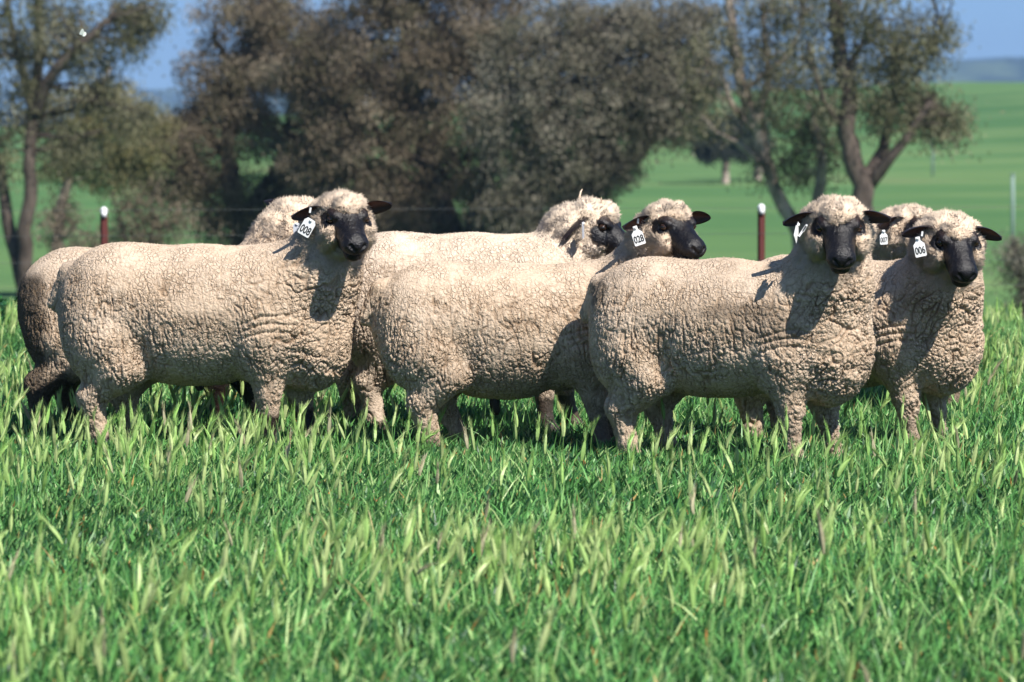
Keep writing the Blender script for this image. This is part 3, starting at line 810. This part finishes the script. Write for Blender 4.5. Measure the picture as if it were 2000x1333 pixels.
def tree(name, label, depth, limbs, clumps, pal, seed, barkm, leaf=.085, dens=1.0, cat='tree', group='trees beyond the sheep', base=None):
    """limbs: [(r0,r1,[(px,py,doff)...])]; clumps: [(px,py,rx,ry,n)] in photo pixels at this depth"""
    r = np.random.default_rng(seed); ppm = FPX / depth
    bx, by = base if base else limbs[0][2][0][:2]
    b = pt(bx, by, depth); gz = float(ground_z(b.x, depth)); root = empty(name, (b.x, depth, gz))
    tag(root, label, cat, group); O = np.array(root.location)
    A = Acc(); tips = []
    for r0, r1, pl in limbs:
        P = [np.array(pt(a, c, depth + e)) - O for a, c, e in pl]
        if pl is limbs[0][2] or pl[0][1] > 560: P.insert(0, np.array((P[0][0] * .9, P[0][1], -.15)))
        Q = []
        for i in range(len(P) - 1):
            for k in range(4): Q.append(P[i] + (P[i + 1] - P[i]) * k / 4 + r.normal(size=3) * r0 * .12 * (i + k > 0))
        Q.append(P[-1]); Q = np.array(Q); rad = np.linspace(r0, r1, len(Q)); A.tube(Q, rad, 9)
        tips += [(q, rr) for q, rr in zip(Q[3:], rad[3:])]
    tp = np.array([q for q, _ in tips])
    LV = []; CC = []; pal_ = np.array(PAL[pal])
    for (cx, cy, rx, ry, n) in clumps:
        c = np.array(pt(cx, cy, depth)) - O; R3 = np.array((rx / ppm, max(rx, ry) / ppm * .9, ry / ppm))
        for k in range(int(n)):
            dv = r.normal(size=3); dv /= np.linalg.norm(dv); sc = c + dv * R3 * r.uniform(.15, 1) ** .55
            j = np.argmin(((tp - sc) ** 2).sum(1) + 2.0 * np.maximum(tp[:, 2] - sc[2], 0)); q0 = tp[j]
            if r.random() < .55 and np.linalg.norm(q0 - sc) < 5:
                mid = (q0 + sc) / 2 + r.normal(size=3) * .12 + (0, 0, .08)
                L_ = np.linalg.norm(q0 - sc); A.tube([q0, mid, sc], [.012 + .014 * L_, .010 + .006 * L_, .006], 5)
            m = int(r.uniform(80, 180) * dens); rs = r.uniform(.20, .42)
            dd = r.normal(size=(m, 3)) * np.array((rs, rs, rs * .75)) * .52
            p = sc + dd - np.array((0, 0, 1)) * (np.abs(r.normal(size=(m, 1))) * .10)
            tint = pal_[r.integers(len(pal_))] * 1.2 * r.uniform(.7, 1.3)
            hang = r.normal(size=(m, 3)) * .6 + np.array((.1, 0, -.8)); hang /= np.linalg.norm(hang, axis=1)[:, None]
            s_ = np.cross(hang, r.normal(size=(m, 3))); s_ /= np.linalg.norm(s_, axis=1)[:, None] + 1e-6
            L = leaf * r.uniform(.7, 1.3, (m, 1)); W_ = L * .17
            LV.append(np.stack([p, p + hang * L * .45 - s_ * W_, p + hang * L, p + hang * L * .45 + s_ * W_], 1).reshape(-1, 3))
            CC.append(np.repeat(tint * r.uniform(.8, 1.2, (m, 1)), 4, 0))
    A.build('trunk', barkm, root)
    P = np.concatenate(LV); mk('crown', P, np.arange(len(P)).reshape(-1, 4), M_leaf, root, False, dict(tint=np.concatenate(CC).astype(np.float32)))
    return root

tree('gum_tree', 'open olive gum tree at the far left with pale forked trunk', 76,
     [(.16, .08, [(48, 575, 0), (52, 450, 0), (58, 330, 0), (62, 200, 0), (80, 100, .3), (70, -40, .2)]),
      (.16, .07, [(48, 575, 0), (15, 430, .4), (0, 330, .6), (-40, 200, .8)]),
      (.13, .05, [(60, 230, 0), (100, 150, -.3), (150, 90, -.5), (215, 40, -.6)]),
      (.10, .04, [(62, 200, 0), (30, 90, .2), (10, -30, .4)]), (.06, .03, [(80, 110, 0), (-10, 110, -.4)])],
     [(60, 30, 120, 70, 40), (240, 50, 60, 70, 24), (170, 150, 70, 60, 20), (20, 140, 60, 60, 12), (-60, 80, 80, 140, 24), (250, 220, 50, 50, 14), (0, 300, 45, 55, 8), (150, 270, 70, 50, 18), (120, -90, 160, 60, 24), (150, 90, 80, 50, 14), (30, 220, 50, 50, 10), (285, 20, 40, 50, 12)], 'olive', 1, M_bark_d)
tree('gum_tree', 'bushy yellowish gum tree with a leaning pale trunk right of the forked one', 80,
     [(.13, .08, [(100, 580, 0), (118, 420, 0), (135, 330, 0), (158, 280, 0)]), (.07, .03, [(158, 280, 0), (190, 200, 0), (215, 130, 0)]), (.06, .03, [(135, 330, 0), (230, 330, 0)])],
     [(200, 210, 75, 70, 30), (120, 320, 50, 50, 14), (250, 300, 55, 45, 16), (210, 340, 50, 30, 14), (95, 220, 40, 60, 14), (280, 260, 60, 60, 24), (160, 260, 60, 60, 22)], 'yellow', 2, M_bark_p)
tree('shrub', 'grey green shrubs low behind the back of the leftmost sheep', 72,
     [(.06, .02, [(250, 590, 0), (250, 480, 0), (230, 420, 0)]), (.05, .02, [(260, 590, 0), (300, 450, 0)]), (.05, .02, [(150, 590, 0), (120, 470, 0)])],
     [(270, 430, 80, 60, 26), (130, 430, 50, 70, 16), (180, 500, 90, 50, 24), (320, 400, 50, 60, 14)], 'brown', 3, M_bark_d, dens=.6, cat='shrub', group='shrubs beyond the sheep')
tree('gum_tree', 'dense brownish tree second from the left in the dark clump', 82,
     [(.24, .10, [(480, 600, 0), (470, 430, 0), (440, 300, 0), (470, 150, 0), (520, 20, 0)]), (.13, .05, [(440, 300, 0), (380, 230, 0)]), (.12, .05, [(470, 150, 0), (420, 80, .2)]),
      (.12, .04, [(470, 430, 0), (540, 330, 0), (560, 250, 0)]), (.05, .03, [(475, 500, 0), (440, 420, 0), (400, 380, 0)])],
     [(460, 150, 110, 110, 90), (420, 260, 120, 80, 60), (560, 90, 120, 110, 90), (350, 340, 80, 60, 44), (450, 370, 110, 50, 44), (600, 260, 110, 90, 60), (480, 20, 130, 60, 50), (330, 270, 60, 50, 24), (560, 380, 80, 60, 44), (430, 440, 70, 40, 20), ], 'brown', 4, M_bark_d, dens=1.1)
tree('gum_tree', 'biggest brown tree in the middle with several dark stems', 80,
     [(.30, .12, [(880, 610, 0), (880, 450, 0), (850, 330, 0), (800, 200, 0), (790, 50, 0)]), (.22, .09, [(900, 610, 0), (930, 420, 0), (960, 300, 0), (960, 120, 0)]),
      (.12, .05, [(880, 450, .2), (820, 400, .2), (760, 300, .3), (700, 200, .3)]), (.12, .06, [(870, 440, -.3), (855, 330, -.3)]), (.12, .05, [(850, 330, 0), (700, 260, 0)])],
     [(780, 60, 150, 130, 120), (720, 230, 140, 130, 120), (900, 180, 150, 150, 130), (950, 50, 150, 110, 90), (640, 330, 90, 60, 34), (760, 380, 90, 60, 60), (880, 340, 110, 60, 50), (670, 420, 80, 60, 40), (820, 450, 80, 40, 30), (620, 120, 110, 110, 70), (820, -60, 220, 60, 60), (960, 420, 60, 50, 30)], 'brown', 5, M_bark_d, dens=1.25)
tree('gum_tree', 'grey brown spreading tree right of the biggest brown tree', 77,
     [(.22, .12, [(1100, 600, 0), (1110, 440, 0), (1160, 370, 0), (1250, 300, 0), (1290, 200, 0)]), (.18, .08, [(1060, 610, 0), (1050, 420, 0), (1060, 250, 0), (1100, 100, 0)]),
      (.10, .04, [(1250, 300, 0), (1340, 220, 0)])],
     [(1080, 120, 140, 130, 110), (1130, 280, 130, 90, 90), (1240, 200, 110, 100, 80), (1180, 40, 140, 80, 60), (1040, 330, 80, 70, 40), (1320, 210, 70, 60, 30), (1270, 60, 80, 70, 20), (1000, 400, 70, 60, 40), (1110, 370, 70, 50, 40), (1180, 330, 60, 50, 30), (1010, 200, 110, 120, 70), (1350, 130, 70, 80, 30), (1240, 110, 110, 90, 50), (1330, 30, 90, 60, 24), (1050, 460, 60, 40, 26)], 'grey', 6, M_bark_d, dens=1.1)
tree('shrub', 'low dark scrub under the big brown trees in the middle', 84,
     [(.05, .02, [(760, 600, 0), (750, 520, 0), (740, 460, 0)]), (.05, .02, [(1000, 600, 0), (1010, 470, 0)]), (.04, .02, [(880, 600, 0), (870, 470, 0)])],
     [(740, 480, 90, 50, 50), (980, 470, 90, 50, 50), (860, 500, 80, 50, 40), (600, 500, 80, 50, 34)], 'dark', 30, M_bark_d, cat='shrub', group='shrubs beyond the sheep')
tree('gum_tree', 'pale trunked gum tree leaning left behind the reddish fence post', 74,
     [(.15, .08, [(1575, 600, 0), (1558, 450, 0), (1510, 360, 0), (1480, 250, 0), (1450, 180, 0), (1430, 60, 0), (1420, -40, 0)]),
      (.14, .06, [(1570, 520, 0), (1600, 400, -.2), (1605, 320, -.3), (1590, 230, -.3)]), (.09, .04, [(1480, 250, 0), (1500, 150, 0), (1490, 30, 0)]), (.06, .03, [(1500, 330, 0), (1440, 280, -.2), (1400, 260, -.3)]), (.05, .02, [(1450, 180, 0), (1540, 110, -.2), (1570, 40, -.2)]), (.08, .04, [(1480, 260, 0), (1430, 210, 0), (1405, 130, 0)])],
     [(1440, 30, 70, 50, 18), (1520, 70, 50, 50, 12), (1560, 220, 70, 60, 24), (1590, 310, 55, 45, 20), (1490, 170, 50, 50, 12), (1380, 120, 50, 60, 14), (1530, 320, 50, 40, 12), (1400, 230, 50, 40, 10), (1500, -40, 120, 50, 20), (1470, 110, 60, 50, 12), (1560, 10, 70, 40, 18), (1560, 140, 50, 50, 12), (1610, 240, 50, 50, 16)], 'olive', 7, M_bark_p, dens=.6)
tree('gum_tree', 'dark trunked gum tree behind the head of the sheep with the grey smudge', 72,
     [(.24, .10, [(1690, 600, 0), (1688, 450, 0), (1680, 350, 0), (1655, 260, 0), (1648, 150, 0), (1632, 30, 0), (1625, -50, 0)]),
      (.12, .05, [(1690, 355, 0), (1725, 290, .2), (1745, 200, .2), (1750, 100, .2)]), (.12, .04, [(1700, 360, 0), (1740, 310, -.2), (1790, 240, -.3), (1820, 200, -.3)]), (.08, .03, [(1648, 150, 0), (1700, 60, 0)]), (.06, .03, [(1655, 260, 0), (1610, 200, -.2), (1580, 110, -.2)]), (.06, .02, [(1745, 200, .2), (1800, 130, .2), (1840, 60, .2)])],
     [(1650, 30, 70, 50, 22), (1740, 50, 85, 50, 28), (1840, 50, 45, 40, 14), (1810, 215, 70, 38, 32), (1770, 150, 55, 35, 14), (1730, 220, 50, 50, 14), (1580, 100, 60, 60, 16), (1690, 120, 60, 40, 18), (1700, -40, 140, 40, 22), (1780, 100, 60, 50, 20), (1700, 200, 50, 40, 14), (1850, 235, 40, 35, 16), (1620, 180, 40, 60, 12)], 'olive', 8, M_bark_d, dens=.62)
tree('paddock_tree', 'small dark tree with a pale trunk standing alone in the far paddock', 158,
     [(.16, .12, [(1417, 356, 0), (1417, 315, 0), (1400, 285, 0)])], [(1390, 285, 50, 25, 26), (1430, 240, 60, 30, 20), (1370, 250, 40, 30, 12)], 'dark', 9, M_bark_p, leaf=.16, group='trees far out in the paddock')
tree('paddock_tree', 'dark paddock tree with pale trunk just left of the leaning gum', 162,
     [(.2, .12, [(1480, 356, 0), (1482, 310, 0), (1470, 270, 0)])], [(1470, 280, 40, 40, 26), (1460, 230, 50, 40, 20)], 'dark', 10, M_bark_p, leaf=.16, group='trees far out in the paddock')
tree('shrub', 'brownish grey shrub at the right edge beyond the rightmost sheep', 60,
     [(.05, .02, [(1998, 600, 0), (1992, 540, 0), (1985, 500, 0)]), (.04, .02, [(2010, 600, 0), (2020, 520, 0)])],
     [(1985, 490, 35, 28, 16), (2010, 560, 22, 45, 14), (2030, 520, 40, 50, 14)], 'grey', 12, M_bark_d, leaf=.06, cat='shrub', group='shrubs beyond the sheep')
for k, (px, py, dd, lb) in enumerate([(150, 300, 250, 'low round tree on the far paddock seen past the left trunks'), (480, 250, 300, 'far paddock tree behind the brown clump at left')]):
    tree('paddock_tree', lb, dd, [(.3, .2, [(px, py + 22, 0), (px, py, 0)])], [(px, py - 18, 30, 18, 20)], 'dark', 20 + k, M_bark_d, leaf=.3, group='trees far out in the paddock')

# ------------------------------------------------------------------ fences
M_rust = flat('rust_red_steel', (.13, .035, .03), .7); M_white = flat('white_plastic', (.8, .8, .8), .4); M_wire = flat('galvanised_wire', (.10, .11, .11), .6)
fy = 33.0
fence = empty('fence', (0, fy, float(ground_z(0, fy))))
tag(fence, 'wire fence with reddish steel posts topped by white caps behind the sheep', 'fence')
FO = np.array(fence.location)
def post(px, ytop):
    p = np.array(pt(px, ytop, fy)) - FO; gz = float(ground_z(p[0], fy)) - FO[2]; zt = p[2]
    A = Acc(); x = p[0]; h = (zt - gz) / 2 + .1; zc = (zt + gz) / 2 - .1
    A.box((x, 0, zc), (.0035, .021, h)); A.box((x - .0165, .0, zc), (.0125, .0035, h)); A.box((x + .0165, 0, zc), (.0125, .0035, h)); A.box((x, -.021, zc), (.012, .003, h))
    po = A.build('post', M_rust, fence, False)
    A = Acc(); A.sphere((x, 0, zt + .02), (.030, .030, .034), 14, 9); A.box((x + .004, -.03, zt - .005), (.018, .012, .02)); A.build('cap', M_white, po)
for px, yt in ((203, 418), (1487, 412), (-1081, 424), (2771, 408)): post(px, yt)
for yy, zz in ((408, 0), (458, 0), (510, 0), (560, 0)):
    A = Acc(); P = []
    for k in range(60):
        px = -1500 + k * 80; p = np.array(pt(px, yy + 6 * (px - 1000) / -1284., fy)) - FO; P.append(p - (0, .028, .004 * math.sin(k * .196)))
    A.tube(P, .0014, 5); A.build('wire', M_wire, fence)
M_pale = flat('weathered_pale_post', (.22, .30, .27), .7)
for lb, px, d_, yt, hh, rr in (('pale slim post in the far paddock at the right edge', 1978, 100, 342, 1.66, .045), ('farther pale slim post halfway up the paddock slope', 1822, 165, 266, 1.55, .05)):
    p = pt(px, yt, d_); gz = float(ground_z(p.x, d_)); o_ = empty('paddock_post', (p.x, d_, gz)); tag(o_, lb, 'post', 'pale posts in the far paddock')
    A = Acc(); h_ = p.z - gz; A.tube([(0, 0, -.2), (.01, 0, h_ * .5), (0, 0, h_)], [rr, rr * .95, rr * .9], 10); A.build('pole', M_pale, o_)
    A = Acc(); A.tube([(0, 0, h_ * .999), (0, 0, h_ + .03)], [rr * 1.3, rr * 1.2], 10); A.build('cap', M_pale, o_)

# ------------------------------------------------------------------ butterfly
t = NT('butterfly_wing'); t.col((.82, .86, .78)); t.rough(.7, .2)
tr = t.n('BsdfTranslucent'); tr.inputs[0].default_value = (.8, .85, .75, 1); ms = t.n('MixShader'); ms.inputs[0].default_value = .35
t.l(t.b.outputs[0], ms.inputs[1]); t.l(tr.outputs[0], ms.inputs[2]); t.l(ms.outputs[0], t.out.inputs[0])
bp = pt(155, 69, 15.9); bf = empty('butterfly', bp); tag(bf, 'small white butterfly flying in front of the left trees', 'butterfly')
def wing(ol, nrm, zoff):
    n = len(ol); c = np.array(ol).mean(0); nrm = np.array(nrm)
    V = [np.array((x, 0, z)) + nrm * abs(x + z) * .3 for x, z in ol]; V = np.array(V) + np.array((0, zoff, 0))
    V2 = V + np.array((0, .0004, 0)); me = bpy.data.meshes.new('wing')
    me.from_pydata([tuple(v) for v in V] + [tuple(v) for v in V2], [], [tuple(range(n)), tuple(range(2 * n - 1, n - 1, -1))] + [(i, i + n, (i + 1) % n + n, (i + 1) % n) for i in range(n)])
    me.materials.append(t.m); o = bpy.data.objects.new('wing', me); COL.objects.link(o); o.parent = bf
wing([(0, 0), (.001, .008), (.006, .018), (.011, .024), (.015, .022), (.019, .013), (.018, .007), (.008, .001)], (0, -.4, 0), 0)
wing([(0, 0), (.008, .004), (.017, .011), (.023, .012), (.026, .006), (.024, -.001), (.018, -.005), (.008, -.003)], (0, .5, 0), .001)
A = Acc(); A.tube([(-.008, 0, .0), (-.002, 0, .0005), (.004, .0, .000), (.012, 0, -.003)], [.0008, .0017, .0014, .0006], 8); A.build('thorax', M_ink, bf)

# ------------------------------------------------------------------ haze
HAZE = 2.3e-4
if HAZE:
    hz_ = Acc(); hz_.box((0, 2150, -22), (1900, 2300, 64)); t = NT('haze_air'); t.t.nodes.remove(t.b)
    pv = t.n('VolumePrincipled'); pv.inputs['Color'].default_value = (.42, .66, 1.0, 1); pv.inputs['Density'].default_value = HAZE; pv.inputs['Anisotropy'].default_value = .1
    t.l(pv.outputs[0], t.out.inputs['Volume']); o = hz_.build('haze', t.m, None, False); tag(o, 'thin bluish air over the distant hills', 'haze', kind='stuff')
